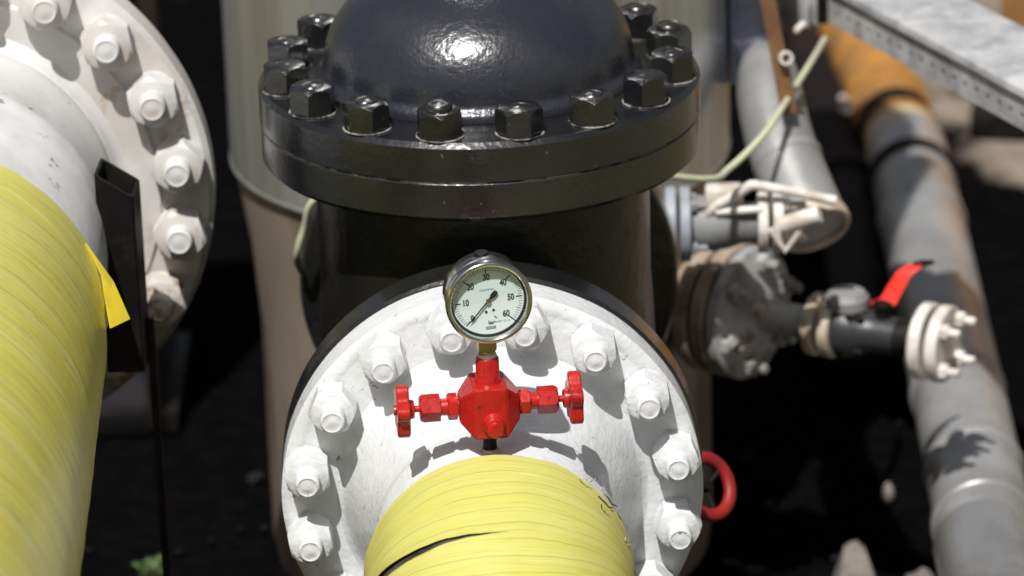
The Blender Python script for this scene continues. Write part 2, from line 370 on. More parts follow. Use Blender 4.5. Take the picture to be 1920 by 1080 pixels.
# ------------------------------------------------------------------ tape-wrapped pipes
def tape_wrap(rad, y0, length, pitch, step, fine_to, gap=None, seg=144, wob=.0012, seed=0, bend=0, skew=0):
    """one helical strip of tape about local Z, running from z=y0 on; each turn laps the one before"""
    bm = bmesh.new(); uvl = bm.loops.layers.uv.new('UVMap'); turns = int(length/pitch)
    S_ = (0, .04, .5, .97, 1); rows = []
    for k in range(turns*seg+1):
        T = k/seg; th = 2*pi*T; row = []
        for s in S_:
            s0 = gap(T) if gap else 0
            q = s0+(1-s0)*s; z = pitch*(T+q)
            a = V((cos(th), sin(th), 0))
            e = .18*pitch*NZ.noise(V((a.x*2.1, a.y*2.1, z*9+seed)))+.05*pitch*NZ.noise(V((a.x*9, a.y*9, z*30+seed)))
            rr = rad + step*(1-s)*(1 if s > .001 else .1) + wob*NZ.noise(V((a.x*3, a.y*3, z*22+seed)))
            if gap and s > .9: rr += .0055*gap(T+1)*(s-.9)/.1
            ze = max(z+e, .0)
            if T < 1.0: ze = max(ze, .004*NZ.noise(V((a.x*11, a.y*11, seed)))+.006)
            if bend:                                   # the pipe turns down: arc length is kept on the crown
                psi = ze/(bend+rad)*(1+skew*a.y)/(1+skew); ro = bend+rr*a.y
                p = V((rr*a.x, -bend+ro*cos(psi), y0+ro*sin(psi)))
            else: p = a*rr+V((0, 0, y0+ze))
            row.append((bm.verts.new(p), (th*rad, z)))
        rows.append(row)
    for a, b in zip(rows, rows[1:]):
        for i in range(len(S_)-1):
            q = [a[i], b[i], b[i+1], a[i+1]]
            f = bm.faces.new([v[0] for v in q])
            for lp, v in zip(f.loops, q): lp[uvl].uv = v[1]
    return bm

# centre pipe: local Z points towards the camera (-Y)
PW = M4.Rotation(R(1.3), 4, 'Z') @ M4(((1, 0, 0, 0), (0, 0, -1, 0), (0, 1, 0, 0), (0, 0, 0, 1)))   # x->X, y->Z, z->-Y
pipe = thing('flanged_pipe', 'middle pipe wrapped in pale yellow tape with clean white flange carrying the red gauge valve', 'pipe', (0, 0, -.1))
RO, RB = .2395, .2125
obj('flange', lathe([(.15, -.052), (RO-.004, -.052), (RO, -.048), (RO, -.004), (RO-.005, 0), (RO-.0145, .0008), (RO-.0165, .0001), (RO-.019, .0004), (.178, .0008), (.17, .001), (.15, .001)], 160, .0011), white, pipe, PW, 40)
obj('neck', lathe([(.178, .0004), (.172, .003), (.1675, .010), (.160, .03), (.150, .065), (.139, .10), (.1345, .125), (.1335, .137), (.1355, .142), (.1335, .148), (.1335, .32)], 128, .0012), white, pipe, PW, 60)
def gap_c(T):
    th = T-5.95                                       # widest on the left side of the pipe, running out at the crown
    if th < .2 or th > .62: return 0
    return max(0, min(1, (th-.255)/.20))**1.25*.72*(1 if th < .56 else max(0, (.62-th)/.06))
RBD = .32
obj('tape_wrap', tape_wrap(.1445, .230, .70, .024, .0032, 1, gap_c, seed=3, bend=RBD, skew=.45), tape_a, pipe, PW, 28)
arc = [(0, -RBD+RBD*cos(q), .22+RBD*sin(q)) for q in [pi/2*i/24 for i in range(25)]]
obj('under_wrap', tube([(0, 0, .228)]+[(0, -RBD+RBD*cos(q), .230+RBD*sin(q)) for q in [pi/2*(i+.3)/24 for i in range(24)]], .1437, 96, sub=1), wrapm, pipe, PW)
obj('pipe_run', tube([(0, -.27, .230+RBD), (0, GZ-.05, .230+RBD)], .1462, 64, sub=1), tape_a, pipe, PW)
# frayed ends of tape on the right side
rnd = random.Random(12)
for i in range(8):
    z0 = .224+rnd.uniform(-.006, .05); p0 = rnd.uniform(.30, .95); ln = rnd.uniform(.05, .2); pts = []
    for k in range(5):
        f_ = p0-ln*k/4; rr = .1462+.0015*rnd.random()+(.004*rnd.random() if k in (0, 4) else 0)
        pts.append((rr*cos(f_), rr*sin(f_), z0+.006*(k/4)*rnd.uniform(-1, 1)))
    obj('frayed_strand', tube(pts, rnd.uniform(.0004, .0009), 5, sub=3), strandm, pipe, PW)
nutw = nut_mesh('painted_nut', .0475, .034, .002, .0006); studw = stud_mesh('painted_stud', .0138, .060)
bolt_ring(pipe, PW @ M4.Translation((0, 0, .0012)), 16, RB, nutw, studw, white)

# left pipe
a = R(1.8)
LW = M4.Translation((-.657, .48, .203)) @ M4.Rotation(a, 4, 'Z') @ M4(((1, 0, 0, 0), (0, 0, -1, 0), (0, 1, 0, 0), (0, 0, 0, 1)))
lp = thing('flanged_pipe', 'thick left pipe in worn yellow tape with rust stained white flange at its end', 'pipe', (-.667, .48, .0))
white_low = mat('stained_white_paint', (.62, .61, .59), .5, col2=(.54, .51, .47), nscale=7, bump=.3, bscale=45, bump2=.25, bevel=.001, rvar=.1,
                col3=(.40, .28, .19), n3=16, l3=.62, h3=.72, low=(.02, -.24, (.24, .17, .125)))
obj('flange', lathe([(.2, -.055), (.321, -.055), (.325, -.051), (.325, -.006), (.318, 0), (.262, 0), (.258, .004), (.2, .004)], 128, .0008), white_low, lp, LW, 40)
obj('neck', lathe([(.222, .0035), (.216, .006), (.2105, .012), (.2085, .020), (.206, .022), (.2075, .026), (.205, .04), (.204, .165), (.207, .172), (.204, .18), (.203, .52)], 128, .0015), neck_old, lp, LW, 60)
obj('tape_wrap', tape_wrap(.2135, .415, 1.3, .062, .0024, 1, None, seed=11), tape_b, lp, LW, 28)
obj('under_wrap', lathe([(.203, .455), (.2115, .458), (.2115, 1.6)], 96), rubber, lp, LW)
obj('pipe_run', lathe([(.214, 1.6), (.214, 6), (0, 6)], 64), tape_b, lp, LW)
nutl = nut_mesh('large_nut', .058, .034, .006, .0008); studl = stud_mesh('large_stud', .0165, .058)
def spec_l(i, k):
    if i in (18, 17):
        for o in [k]+[c for c in C.objects if c.parent == k]:
            o.data = o.data.copy(); o.data.materials.clear(); o.data.materials.append(rusty_white)
        k['label'] = 'rust stained nut near the foot of the flange'
bolt_ring(lp, LW, 20, .286, nutl, studl, white_old, off=R(-1.5), special=spec_l)
# torn end of the tape sticking out on the right
bm = bmesh.new()
fl = [(.196, .094, .432), (.2115, .058, .440), (.2155, .030, .453), (.221, .010, .484), (.243, .020, .484), (.226, .056, .460)]
top = [bm.verts.new(p) for p in fl]; bot = [bm.verts.new(V(p)+V((-.0015, -.0008, -.0015))) for p in fl]
bm.faces.new(top); bm.faces.new(bot[::-1])
for i in range(6): bm.faces.new((top[i], bot[i], bot[(i+1) % 6], top[(i+1) % 6]))
f = obj('tape_flap', bm, tape_flap, lp, LW, 10); f['label'] = 'bright yellow loose corner of tape'

seatm = mat('scuffed_bare_edge', (.30, .28, .26), .5, col2=(.02, .02, .022), nscale=45, nlo=.44, nhi=.56)
# ------------------------------------------------------------------ black valve with the domed bonnet
VX, VY = -.002, .36
val = thing('check_valve', 'large black valve body under a bolted dome cover', 'valve', (VX, VY, -.4))
VW = M4.Translation((VX, VY, 0))
FT = .384                                             # top face of the bonnet flange
body = lathe([(.155, -.27), (.190, -.25), (.203, -.2), (.204, .02), (.2015, .10), (.199, .13), (.199, .21), (.199, FT-.094)], 96, .0012)
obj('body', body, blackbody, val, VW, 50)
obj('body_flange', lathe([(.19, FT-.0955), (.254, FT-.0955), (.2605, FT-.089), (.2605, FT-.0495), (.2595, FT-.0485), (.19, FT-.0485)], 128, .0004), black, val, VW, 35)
obj('gasket', lathe([(.19, FT-.0486), (.2595, FT-.0486), (.2600, FT-.0474), (.2590, FT-.0462), (.19, FT-.0462)], 96, .0012), seatm, val, VW)
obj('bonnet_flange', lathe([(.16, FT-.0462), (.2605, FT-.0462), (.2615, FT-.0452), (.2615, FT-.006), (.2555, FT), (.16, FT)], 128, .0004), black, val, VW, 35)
prof = [(.1925, FT+.0005), (.1925, FT+.006), (.1895, FT+.011), (.1855, FT+.0135), (.1835, FT+.018)]
for i in range(0, 25):
    q = pi/2*i/24; prof.append((.183*cos(q), FT+.020+.123*sin(q)))
obj('dome_cover', lathe(prof, 128, .0008), dome_m, val, VW, 60)
nutb = nut_mesh('black_nut', .0475, .031, .0, .0004); studb = stud_mesh('black_stud', .0155, .0365, .0045)
washb = None
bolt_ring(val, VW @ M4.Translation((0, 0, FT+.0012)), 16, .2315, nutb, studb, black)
# worn paint ring round each nut seat
wr = lathe([(.0262, 0), (.0284, 0), (.0280, .0012), (.0262, .0012)], 28, .0006, closed=True)
me = bpy.data.meshes.new('seat_ring'); bmesh.ops.recalc_face_normals(wr, faces=wr.faces); wr.to_mesh(me); wr.free(); smooth(me)
for i in range(16):
    q = 2*pi*(i+.5)/16
    link('washer', me, seatm, val, VW @ M4.Translation((.2315*cos(q), .2315*sin(q), FT+.0006)))
# front and rear nozzles with flanges
BW = M4(((1, 0, 0, 0), (0, 0, -1, 0), (0, 1, 0, 0), (0, 0, 0, 1)))
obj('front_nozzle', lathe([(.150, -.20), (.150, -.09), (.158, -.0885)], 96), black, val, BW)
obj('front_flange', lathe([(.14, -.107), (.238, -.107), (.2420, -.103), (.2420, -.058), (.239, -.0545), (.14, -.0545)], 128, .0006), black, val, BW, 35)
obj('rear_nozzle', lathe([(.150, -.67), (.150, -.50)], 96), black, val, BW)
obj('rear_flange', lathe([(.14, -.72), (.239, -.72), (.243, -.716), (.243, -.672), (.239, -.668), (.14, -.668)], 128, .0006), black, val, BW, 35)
obj('rear_pipe', lathe([(.14, -.721), (.14, -.80), (0, -.80)], 64), black, val, BW)

# ------------------------------------------------------------------ red needle valve with two handwheels
a = R(6)
QY = -.192
NW = M4.Translation((0.0, QY, .1865)) @ M4.Rotation(a, 4, 'Z')
nv = thing('needle_valve', 'bright red gauge valve with two small handwheels on the white pipe neck', 'valve', (0, QY, .131))
bm = bmesh.new(); bmesh.ops.create_cube(bm, size=1, matrix=M4.Diagonal((.066, .054, .0575, 1)))
bmesh.ops.bevel(bm, geom=[e for e in bm.edges if abs(e.verts[0].co.x-e.verts[1].co.x) < .01], offset=.0155, segments=1, affect='EDGES', profile=.5)
bmesh.ops.bevel(bm, geom=bm.edges[:], offset=.0011, segments=2, affect='EDGES')
obj('body', bm, red, nv, NW, 25)
obj('inlet_nipple', lathe([(.0075, -.062), (.0075, -.036), (.0095, -.034), (.0095, -.027)], 24, .0006), black_steel, nv, NW)
obj('weld_boss', lathe([(.0125, -.060), (.0105, -.053), (.0095, -.050), (.0075, -.050)], 24, .001), rusty_white, nv, NW)
obj('outlet', lathe([(.0148, .026), (.0148, .029), (.0132, .032), (.0128, .0545), (.0115, .0565), (.007, .0565)], 32, .0005), red, nv, NW)
pm = nut_mesh('plug_mesh', .017, .009, 0)
obj('plug', lathe([(.0125, 0), (.0125, .003), (.0105, .004), (.0105, .009), (.0085, .0115), (0, .012)], 24, .0003), red, nv, NW @ axis((.002, -.027, -.011), (0, -1, 0)))
k = link('plug_hex', pm, red, nv, NW @ axis((.002, -.0385, -.011), (0, -1, 0)))
for sx in (-1, 1):
    AX = NW @ axis((sx*.0345, 0, .0015), (sx, 0, 0), .2)
    bm = bmesh.new()
    lathe([(.0105, -.002), (.0105, .001)], 24, 0, bm)
    nut_mesh('', .026, .0105, .0, 0, bm)
    obj('bonnet', lathe([(.0095, .010), (.0092, .0195)], 24), red, nv, AX)
    obj('lock_nut', bm, red, nv, AX, 25)
    bm = nut_mesh('', .0265, .022, 0, 0, bmesh.new()); lathe([(.0, 0), (.0132, 0)], 24, 0, bm)
    obj('gland_nut', bm, red, nv, AX @ M4.Translation((0, 0, .0185)) @ M4.Rotation(.35, 4, 'Z'), 25)
    obj('stem', lathe([(.0037, .038), (.0037, .056)], 16), red, nv, AX)
    # lobed handwheel
    bm = bmesh.new(); lev = []
    for z, k in ((.052, .93), (.0535, 1), (.0645, 1), (.066, .93)):
        lev.append([bm.verts.new(((.0258+.0042*cos(5*t_))*k*cos(t_), (.0258+.0042*cos(5*t_))*k*sin(t_), z)) for t_ in (2*pi*i/60 for i in range(60))])
    for p, q in zip(lev, lev[1:]):
        for i in range(60): bm.faces.new((p[i], p[(i+1) % 60], q[(i+1) % 60], q[i]))
    bm.faces.new(lev[0]); bm.faces.new(lev[-1])
    hwl = obj('handwheel', bm, red, nv, AX, 30)
    obj('hub', lathe([(.0095, .0465), (.0105, .0485), (.0105, .0519)], 24), red, hwl, AX)
    obj('end_nut', lathe([(.0058, .0661), (.0055, .0685), (0, .069)], 12), red, hwl, AX)

# ------------------------------------------------------------------ pressure gauge
GWr = M4.Translation((.0012, QY, .3128)) @ M4.Rotation(R(9), 4, 'Z') @ M4.Rotation(R(-3.2), 4, 'Y') @ M4.Scale(.96, 4)
ga = thing('pressure_gauge', 'round stainless pressure gauge reading zero on top of the red valve', 'gauge', (0, QY, .243))
G = GWr @ M4(((1, 0, 0, 0), (0, 0, -1, 0), (0, 1, 0, 0), (0, 0, 0, 1)))        # local z towards the viewer, x right, y up
obj('case', lathe([(0, -.026), (.040, -.026), (.0445, -.024), (.0462, -.020), (.0462, -.003), (.0470, -.002), (.0470, .006), (.0462, .007), (.0462, .012)], 96, .0001), steel, ga, G, 30)
obj('bezel', lathe([(.0465, .0125), (.0484, .0135), (.0488, .016), (.0488, .021), (.0480, .0237), (.0462, .0247), (.0440, .0243), (.0428, .0225), (.0425, .0180)], 96), steel, ga, G, 50)
obj('seal', lathe([(.0427, .0205), (.0427, .0145), (.0402, .0142)], 96), rubber, ga, G)
dl = obj('dial', lathe([(.0418, .0128), (.0418, .0136), (0, .0136)], 96), dialm, ga, G)
lens = obj('glass', lathe([(.0424, .0205), (0, .0205)], 96), gl, ga, G)
# air gap above the glycerine filling
bm = bmesh.new(); cut = R(7); n = 48; vs = []
for i in range(n+1):
    q = cut+(pi-cut*.3)*i/n; vs.append(bm.verts.new((.0412*cos(q), .0412*sin(q), .0172)))
bm.faces.new(vs); obj('liquid_level', bm, liq, ga, G)
# scale
def ang(v): return R(225-270*v/60)
bm = bmesh.new()
def tick(v, r0, r1, wd, z=.01375):
    q = ang(v); d = V((cos(q), sin(q), 0)); e = V((-sin(q), cos(q), 0))*wd/2
    bm.faces.new([bm.verts.new(p+V((0, 0, z))) for p in (d*r0-e, d*r1-e, d*r1+e, d*r0+e)])
for i in range(0, 61): tick(i, .0345, .0388, .0005)
for i in range(0, 61, 5): tick(i, .0335, .0388, .0007, .01380)
for i in range(0, 61, 10): tick(i, .0312, .0375, .0014, .01385)
tick(60, .0318, .0412, .0013, .0139)
obj('scale_marks', bm, ink, dl, G)
def text(s, x, y, size, name='numeral', W=G, par=dl, m=ink, z=.0139, bold=.0, sxx=1, align='CENTER'):
    cu = bpy.data.curves.new('txt', 'FONT'); cu.body = s; cu.size = size; cu.align_x = align; cu.align_y = 'CENTER'; cu.offset = bold
    o = bpy.data.objects.new('txt', cu); C.objects.link(o)
    dg = bpy.context.evaluated_depsgraph_get(); me = bpy.data.meshes.new_from_object(o.evaluated_get(dg))
    bpy.data.objects.remove(o); bpy.data.curves.remove(cu); me.materials.clear()
    return link(name, me, m, par, W @ M4.Translation((x, y, z)) @ M4.Diagonal((sxx, 1, 1, 1)))
for v, rr in ((0, .0275), (10, .0255), (20, .026), (30, .0272), (40, .026), (50, .0255), (60, .0265)):
    q = ang(v); text(str(v), rr*cos(q), rr*sin(q), .0104, bold=.00032, sxx=.74)
text('bar', .0015, -.0268, .0062, 'unit_lettering', bold=.00015, sxx=.85)
text('EN 837  CL 1.6', .0135, -.0268, .0031, 'small_lettering', sxx=.9)
text('MANOMETER', -.001, .0125, .0026, 'small_lettering', sxx=1)
text('psi', .0005, -.0078, .0028, 'small_lettering')
bm = bmesh.new(); bm.faces.new([bm.verts.new(p) for p in ((-.0055, -.0345, .0139), (.006, -.0345, .0139), (.006, -.0312, .0139), (-.0055, -.0312, .0139))])
lb = obj('maker_plate', bm, mat('grey_ink', (.16, .17, .18), .6), dl, G)
bm = bmesh.new(); z = .0141
for i in range(7):
    x = -.0046+i*.0015
    bm.faces.new([bm.verts.new(p) for p in ((x, -.0338, z), (x+.0005, -.0338, z), (x+.0009, -.0319, z), (x+.0004, -.0319, z))])
obj('maker_letters', bm, dialm, dl, G)
bm = bmesh.new(); bm.faces.new([bm.verts.new(p) for p in ((.0045, -.0185, z), (.0062, -.0215, z), (.0092, -.0228, z), (.0068, -.0205, z))])
obj('arrow_emblem', bm, ink, dl, G)
for x, y in ((-.0034, -.0135), (.005, -.0123)):
    obj('dial_screw', lathe([(.0015, .0137), (.0014, .0143), (0, .0144)], 14, bm=bmesh.new(), M=M4.Translation((x, y, 0))), black_steel, dl, G)
# pointer
q = R(225.5); W = G @ M4.Rotation(q, 4, 'Z'); bm = bmesh.new()
o_ = [(-.0135, .0028), (-.0145, 0), (-.0135, -.0028), (-.0075, -.0030), (-.003, -.0011), (.012, -.0008), (.024, -.0007), (.0245, -.0018), (.0335, 0), (.0245, .0018), (.024, .0007), (.012, .0008), (-.003, .0011), (-.0075, .0030)]
tp = [bm.verts.new((x, y, .0160)) for x, y in o_]; bt = [bm.verts.new((x, y, .0156)) for x, y in o_]
bm.faces.new(tp); bm.faces.new(bt[::-1])
for i in range(len(o_)): bm.faces.new((tp[i], bt[i], bt[(i+1) % len(o_)], tp[(i+1) % len(o_)]))
pt = obj('pointer', bm, ink, ga, W)
obj('pointer_hub', lathe([(.0028, .0150), (.0028, .0166), (.0020, .0170), (0, .0170)], 20), brass, pt, G)
obj('filler_plug', lathe([(.0085, 0), (.0085, .0022), (.0078, .0030), (0, .0032)], 28), black_steel, ga, G @ axis((0.000, .0458, -.0105), (0, 1, 0)))
SWm = M4.Translation((0, QY, 0))
obj('stem_socket', lathe([(.0095, .2445), (.0095, .2500), (.0085, .2515), (.0085, .2600), (.0075, .2615), (.0075, .2720)], 4*6), brass, ga, SWm)
bm = nut_mesh('', .0195, .013, 0, 0, bmesh.new()); obj('wrench_flat', bm, brass, ga, SWm @ M4.Translation((0, 0, .2515)) @ M4.Rotation(.2, 4, 'Z'), 25)
obj('thread_tape', lathe([(.0102, .2432), (.0106, .2450), (.0098, .2475)], 24, .0006), offw, ga, SWm)

# ------------------------------------------------------------------ black hollow post beside the left pipe
post = thing('pipe_bracket', 'short black open ended steel bracket on a thin leg between left pipe and its flange', 'bracket', (-.405, .30, GZ))
bm = bmesh.new(); h = .287; s, t_ = .0235, .003
PWm = M4.Translation((-.432, .30, 0)) @ M4.Rotation(R(-3), 4, 'Z') @ M4.Diagonal((.95, 1.35, 1, 1))
ro = [[bm.verts.new((x*k, y*k, z)) for x, y in ((-1, -1), (1, -1), (1, 1), (-1, 1))] for k, z in ((s, .052), (s, h), (s-t_, h), (s-t_, .052))]
for p, q in zip(ro, ro[1:]+ro[:1]):
    for i in range(4): bm.faces.new((p[i], p[(i+1) % 4], q[(i+1) % 4], q[i]))
for v in bm.verts:
    if v.co.z > .2: v.co.z += -.62*v.co.x
bmesh.ops.bevel(bm, geom=[e for e in bm.edges if abs(e.verts[0].co.z-e.verts[1].co.z) > .1], offset=.002, segments=2, affect='EDGES')
obj('tube_wall', bm, black_steel, post, PWm, 30)
obj('leg', box(.009, .012, .10-GZ, .001), black_steel, post, M4.Translation((-.406, .325, (.10+GZ)/2)))
obj('foot_plate', box(.08, .08, .008, .001), black_steel, post, M4.Translation((-.406, .325, GZ+.02)))

# ------------------------------------------------------------------ silver tank behind
tk = thing('storage_tank', 'tall silver vertical tank behind the black valve', 'tank', (-.009, 1.2, GZ))
TW = M4.Translation((-.009, 1.2, 0))
obj('jacket', lathe([(.33, .004), (.346, .001), (.3495, .003), (.3495, .62), (.351, .624), (.351, .640), (.3495, .644), (.3495, 1.6), (.0, 1.72)], 128), tankm, tk, TW, 40)
obj('rim_bead', lathe([(.3475, -.001), (.3502, .000), (.3512, .003), (.3505, .006), (.3490, .007)], 128), bright, tk, TW)
#obj('jacket_band', lathe([(.3497, .018), (.3515, .020), (.3515, .034), (.3497, .036)], 128), tankm, tk, TW, 40)
obj('shell', lathe([(.342, .003), (.340, -.03), (.326, -.12), (.318, -.24), (.318, -.56), (.312, -.60), (.29, -.612), (0, -.62)], 128), tanklow, tk, TW, 40)
for i in range(3):
    q = 2*pi*(i+.17)/3
    obj('leg', box(.05, .05, .12, .003), tanklow, tk, TW @ M4.Translation((.24*cos(q), .24*sin(q), -.628)))

# ------------------------------------------------------------------ clad bend pipe
A = thing('clad_pipe', 'silver clad pipe bending down beside the tank towards the small valves', 'pipe', (.362, 1.0, .1))
pth = [(.380, 1.135, .150), (.383, 1.118, .143), (.3855, 1.100, .134), (.3875, 1.078, .121), (.388, 1.05, .104), (.397, .99, .064), (.414, .935, .024), (.4335, .88, -.018)]
obj('cladding', tube(pth, .0445, 40, sub=6, cap=True, radii=[.016, .031, .039, .0435, .0455, .0465, .047, .048]), dullclad, A)
d = (V(pth[-1])-V(pth[-2])).normalized()
d2 = (V(pth[-2])-V(pth[-3])).normalized()
obj('seam_band', lathe([(.0458, -.007), (.0485, -.005), (.0485, .005), (.0458, .007)], 40), dullclad, A, axis(V(pth[-3]).lerp(V(pth[-2]), .45), d2))
obj('end_ring', lathe([(.0477, -.012), (.0500, -.010), (.0505, .003), (.0490, .006), (.043, .006), (.038, -.02), (0, -.03)], 40), beige, A, axis(pth[-1], d))
ris = obj('riser', tube([(.366, 1.15, 1.4), (.367, 1.15, .20), (.372, 1.14, .165), (.380, 1.12, .14)], .0305, 32, sub=3), slatep, A)
ris['label'] = 'dark slate riser going up out of the bend'
# ------------------------------------------------------------------ small white branch valve
def bolts(parent, W, n, rad, z, r, l, m, name='bolt', off=0):
    for i in range(n):
        q = 2*pi*i/n+off
        bm = nut_mesh('', r*2, r*1.1, 0, 0, bmesh.new()); lathe([(r*.6, r*1.1), (r*.6, l-.002), (r*.4, l), (0, l)], 12, 0, bm)
        obj(name, bm, m, parent, W @ M4.Translation((rad*cos(q), rad*sin(q), z)), 30)
W1 = axis((.235, .862, 0), (1, -.03, 0))
bv = thing('branch_valve', 'small white flanged valve with a bent bar handle right of the tank', 'valve', (.30, .862, 0))
obj('nozzle', lathe([(.03, -.14), (.03, 0)], 32), greyp, bv, W1)
for z in (0, .019): obj('flange', lathe(disc(.0505, .0145, .002, z)), greyp, bv, W1)
bolts(bv, W1, 4, .040, .0335, .0075, .022, greyp, off=.6)
obj('body', lathe([(.030, .034), (.034, .045), (.037, .062), (.034, .082), (.028, .10), (.026, .125)], 32), greyd, bv, W1)
obj('bonnet', box(.034, .045, .05, .005), offw, bv, W1 @ M4.Translation((.0, .03, .078)))
for z in (.122, .142): obj('flange', lathe(disc(.041, .014, .002, z)), offw, bv, W1)
bolts(bv, W1, 4, .032, .156, .0075, .030, offw, off=.4)
obj('outlet', lathe([(.02, .155), (.02, .165), (.018, .17), (.018, .18), (0, .182)], 24), offw, bv, W1)
bm = tube(arc_path([(.290, .835, .022), (.306, .83, .038), (.348, .83, .0634), (.40, .83, .052), (.458, .83, .037)], .012), .0068, 12, sub=1)
obj('handle_bar', bm, offw, bv)
bm = tube([(.300, .83, .0265), (.362, .83, .0288)], .0055, 10, sub=1); obj('tie_bar', bm, offw, bv)
bm = tube([(.370, .80, .011), (.389, .80, -.0195), (.409, .80, .006)], .0052, 10, sub=1); obj('hook_bar', bm, offw, bv)
bm = tube([(.385, .81, .012), (.435, .80, .030)], .012, 14, sub=1); obj('drain_nipple', bm, offw, bv)

# ------------------------------------------------------------------ blind flange with nozzle
DX = V((.88, -.475, 0)).normalized()
KS = M4.Scale(1.09, 4)
W2 = axis((.2917, 1.017, -.178), DX) @ KS
DB = V((.79, -.613, 0)).normalized()
WB = axis(W2 @ V((0, 0, .075))+V((-.002, 0, 0))-DB*.0785, DB) @ KS
bf = thing('blind_flange', 'grey bolted end flange with brown rim right of the black valve', 'flange', (.28, .55, 0))
obj('nozzle', lathe([(.058, -.11), (.058, -.02), (.070, -.004), (.070, 0)], 40), brown, bf, WB)
for z in (0, .026): obj('rim', lathe(disc(.085, .021, .003, z), 64), brown, bf, WB)
obj('cover', lathe([(.083, .052), (.0845, .054), (.0845, .066), (.080, .069), (.05, .072), (.028, .080), (.022, .084), (0, .085)], 64), greyl, bf, WB)
bolts(bf, WB, 6, .066, .069, .0115, .028, greyl, off=.3)
obj('outlet_pipe', lathe([(.0205, .070), (.0205, .150)], 28), greyl, bf, W2)
hb = obj('hex_plug', nut_mesh('', .018, .02, 0, 0, bmesh.new()), beige, bf, WB @ M4.Translation((-.014, .012, .074)))

lv = thing('lever_valve', 'dark ball valve with red lever between beige and white flange pairs', 'valve', W2 @ M4.Translation((0, 0, .2)))
for z in (.148, .170): obj('flange', lathe(disc(.0395, .0155, .003, z), 40), beige, lv, W2)
obj('body', lathe([(.030, .186), (.036, .19), (.036, .205), (.031, .215), (.026, .225), (.024, .24), (.023, .27)], 32), greyk, lv, W2)
bolts(lv, W2, 4, .030, .205, .0075, .022, black_steel, off=.7)
UPM = M4.Translation(W2 @ V((0, 0, .196))) @ KS
obj('bonnet_cap', lathe([(.028, .03), (.028, .042), (.022, .050), (.014, .052), (0, .053)], 28), greyd, lv, UPM)
obj('spindle', lathe([(.010, .015), (.010, .036), (.013, .037), (.013, .043), (0, .045)], 20), black_steel, lv, M4.Translation(W2 @ V((0, 0, .245))) @ KS)
bm = bmesh.new(); p0 = W2 @ V((0, 0, .245)); prev = None
lvp = [(-.006, 0, .040, .015), (.006, 0, .044, .015), (.014, .004, .060, .0145), (.026, .008, .082, .0125), (.036, .012, .089, .010), (.043, .016, .0905, .0085)]
for x, y, z, hw_ in lvp:
    sd = V((.80, -.60, 0))*hw_*.78; c0 = p0+V((x, y, .040+(z-.040)*.86))*1.09; tk_ = V((.0, .0018, .0018))
    vs = [bm.verts.new(c0+sd+tk_), bm.verts.new(c0-sd+tk_), bm.verts.new(c0-sd-tk_), bm.verts.new(c0+sd-tk_)]
    if prev:
        for i in range(4): bm.faces.new((prev[i], prev[(i+1) % 4], vs[(i+1) % 4], vs[i]))
    else: bm.faces.new(vs)
    prev = vs
bm.faces.new(prev); lev_ = obj('lever', bm, redlev, lv, ang=50)
obj('grip_end', tube([tuple(p0+V((.042, .017, .0905))), tuple(p0+V((.054, .022, .0915))), tuple(p0+V((.070, .028, .091)))], .005, 12, radii=[.005, .0055, .003]), black_steel, lev_)
obj('outlet_pipe', lathe([(.0235, .265), (.0235, .298)], 28), black_steel, lv, W2)
for z in (.294, .317): obj('flange', lathe(disc(.0485, .016, .003, z), 48), offw, lv, W2)
bolts(lv, W2, 4, .036, .333, .009, .024, offw, off=.75)

# ------------------------------------------------------------------ long clad pipe on the right
CP = thing('clad_pipe', 'long silver clad pipe running along the right side below the cable tray', 'pipe', (.67, 1.0, GZ))
cp = [(.643, -.2, -.45), (.652, .70, -.45), (.668, 1.01, -.45), (.703, 2.23, -.45), (.707, 2.42, -.45)]
obj('cladding', tube(cp[1:], .068, 48, cap=True, sub=6), clad, CP)
k = obj('polished_section', tube([cp[0], (.648, .30, -.45), (.6545, .79, -.45)], .0695, 48, cap=True, sub=3), bright, CP); k['label'] = 'brighter polished section at the near end'
def along(y):
    for a_, b_ in zip(cp, cp[1:]):
        if a_[1] <= y <= b_[1]:
            s_ = (y-a_[1])/(b_[1]-a_[1]); return V(a_).lerp(V(b_), s_)
for y, wd in ((.86, .012), (1.04, .016), (1.33, .01), (2.06, .03)):
    obj('seam_band', lathe([(.0682, -wd), (.0712, -wd*.7), (.0712, wd*.7), (.0682, wd)], 48), clad, CP, axis(along(y), (.03, -1, 0)))
obj('end_ring', lathe([(.0681, -.02), (.074, -.018), (.074, .018), (.0681, .02)], 48), darkpipe, CP, axis((.702, 2.25, -.45), (.03, -1, 0)))  # dark ring standing in for a shadow of the cable tray
obj('tan_sleeve', lathe([(.0640, 0), (.0640, .10), (.068, .105), (.068, .13), (.064, .135), (.064, .20), (0, .202)], 48), tanp, CP, axis((.7025, 2.27, -.45), (.02, 1, 0)))
OP = thing('orange_pipe', 'orange painted pipe section beyond the silver clad pipe under the tray', 'pipe', (.70, 2.9, GZ))
obj('pipe_body', lathe([(0, 0), (.063, .001), (.063, .7), (.063, 1.6), (0, 1.6)], 48), orange, OP, axis((.704, 2.485, -.445), (-.05, 1, 0)))
obj('shadow_band', lathe([(.0632, .004), (.0650, .006), (.0650, .060), (.0632, .062)], 48), darkpipe, OP, axis((.704, 2.485, -.445), (-.05, 1, 0)))  # tray shadow across the pipe, put in as a dark ring
obj('clamp', lathe([(.0632, .12), (.072, .122), (.072, .17), (.0632, .172)], 48), orange, OP, axis((.704, 2.485, -.445), (-.05, 1, 0)))
bolts(OP, axis((.704, 2.485, -.445), (-.05, 1, 0)) @ M4.Rotation(.2, 4, 'Z'), 1, .080, .11, .012, .05, offw)
DP = thing('dark_pipe', 'dark brown coated pipe running along the left of the silver clad pipe', 'pipe', (.59, 1.6, GZ))
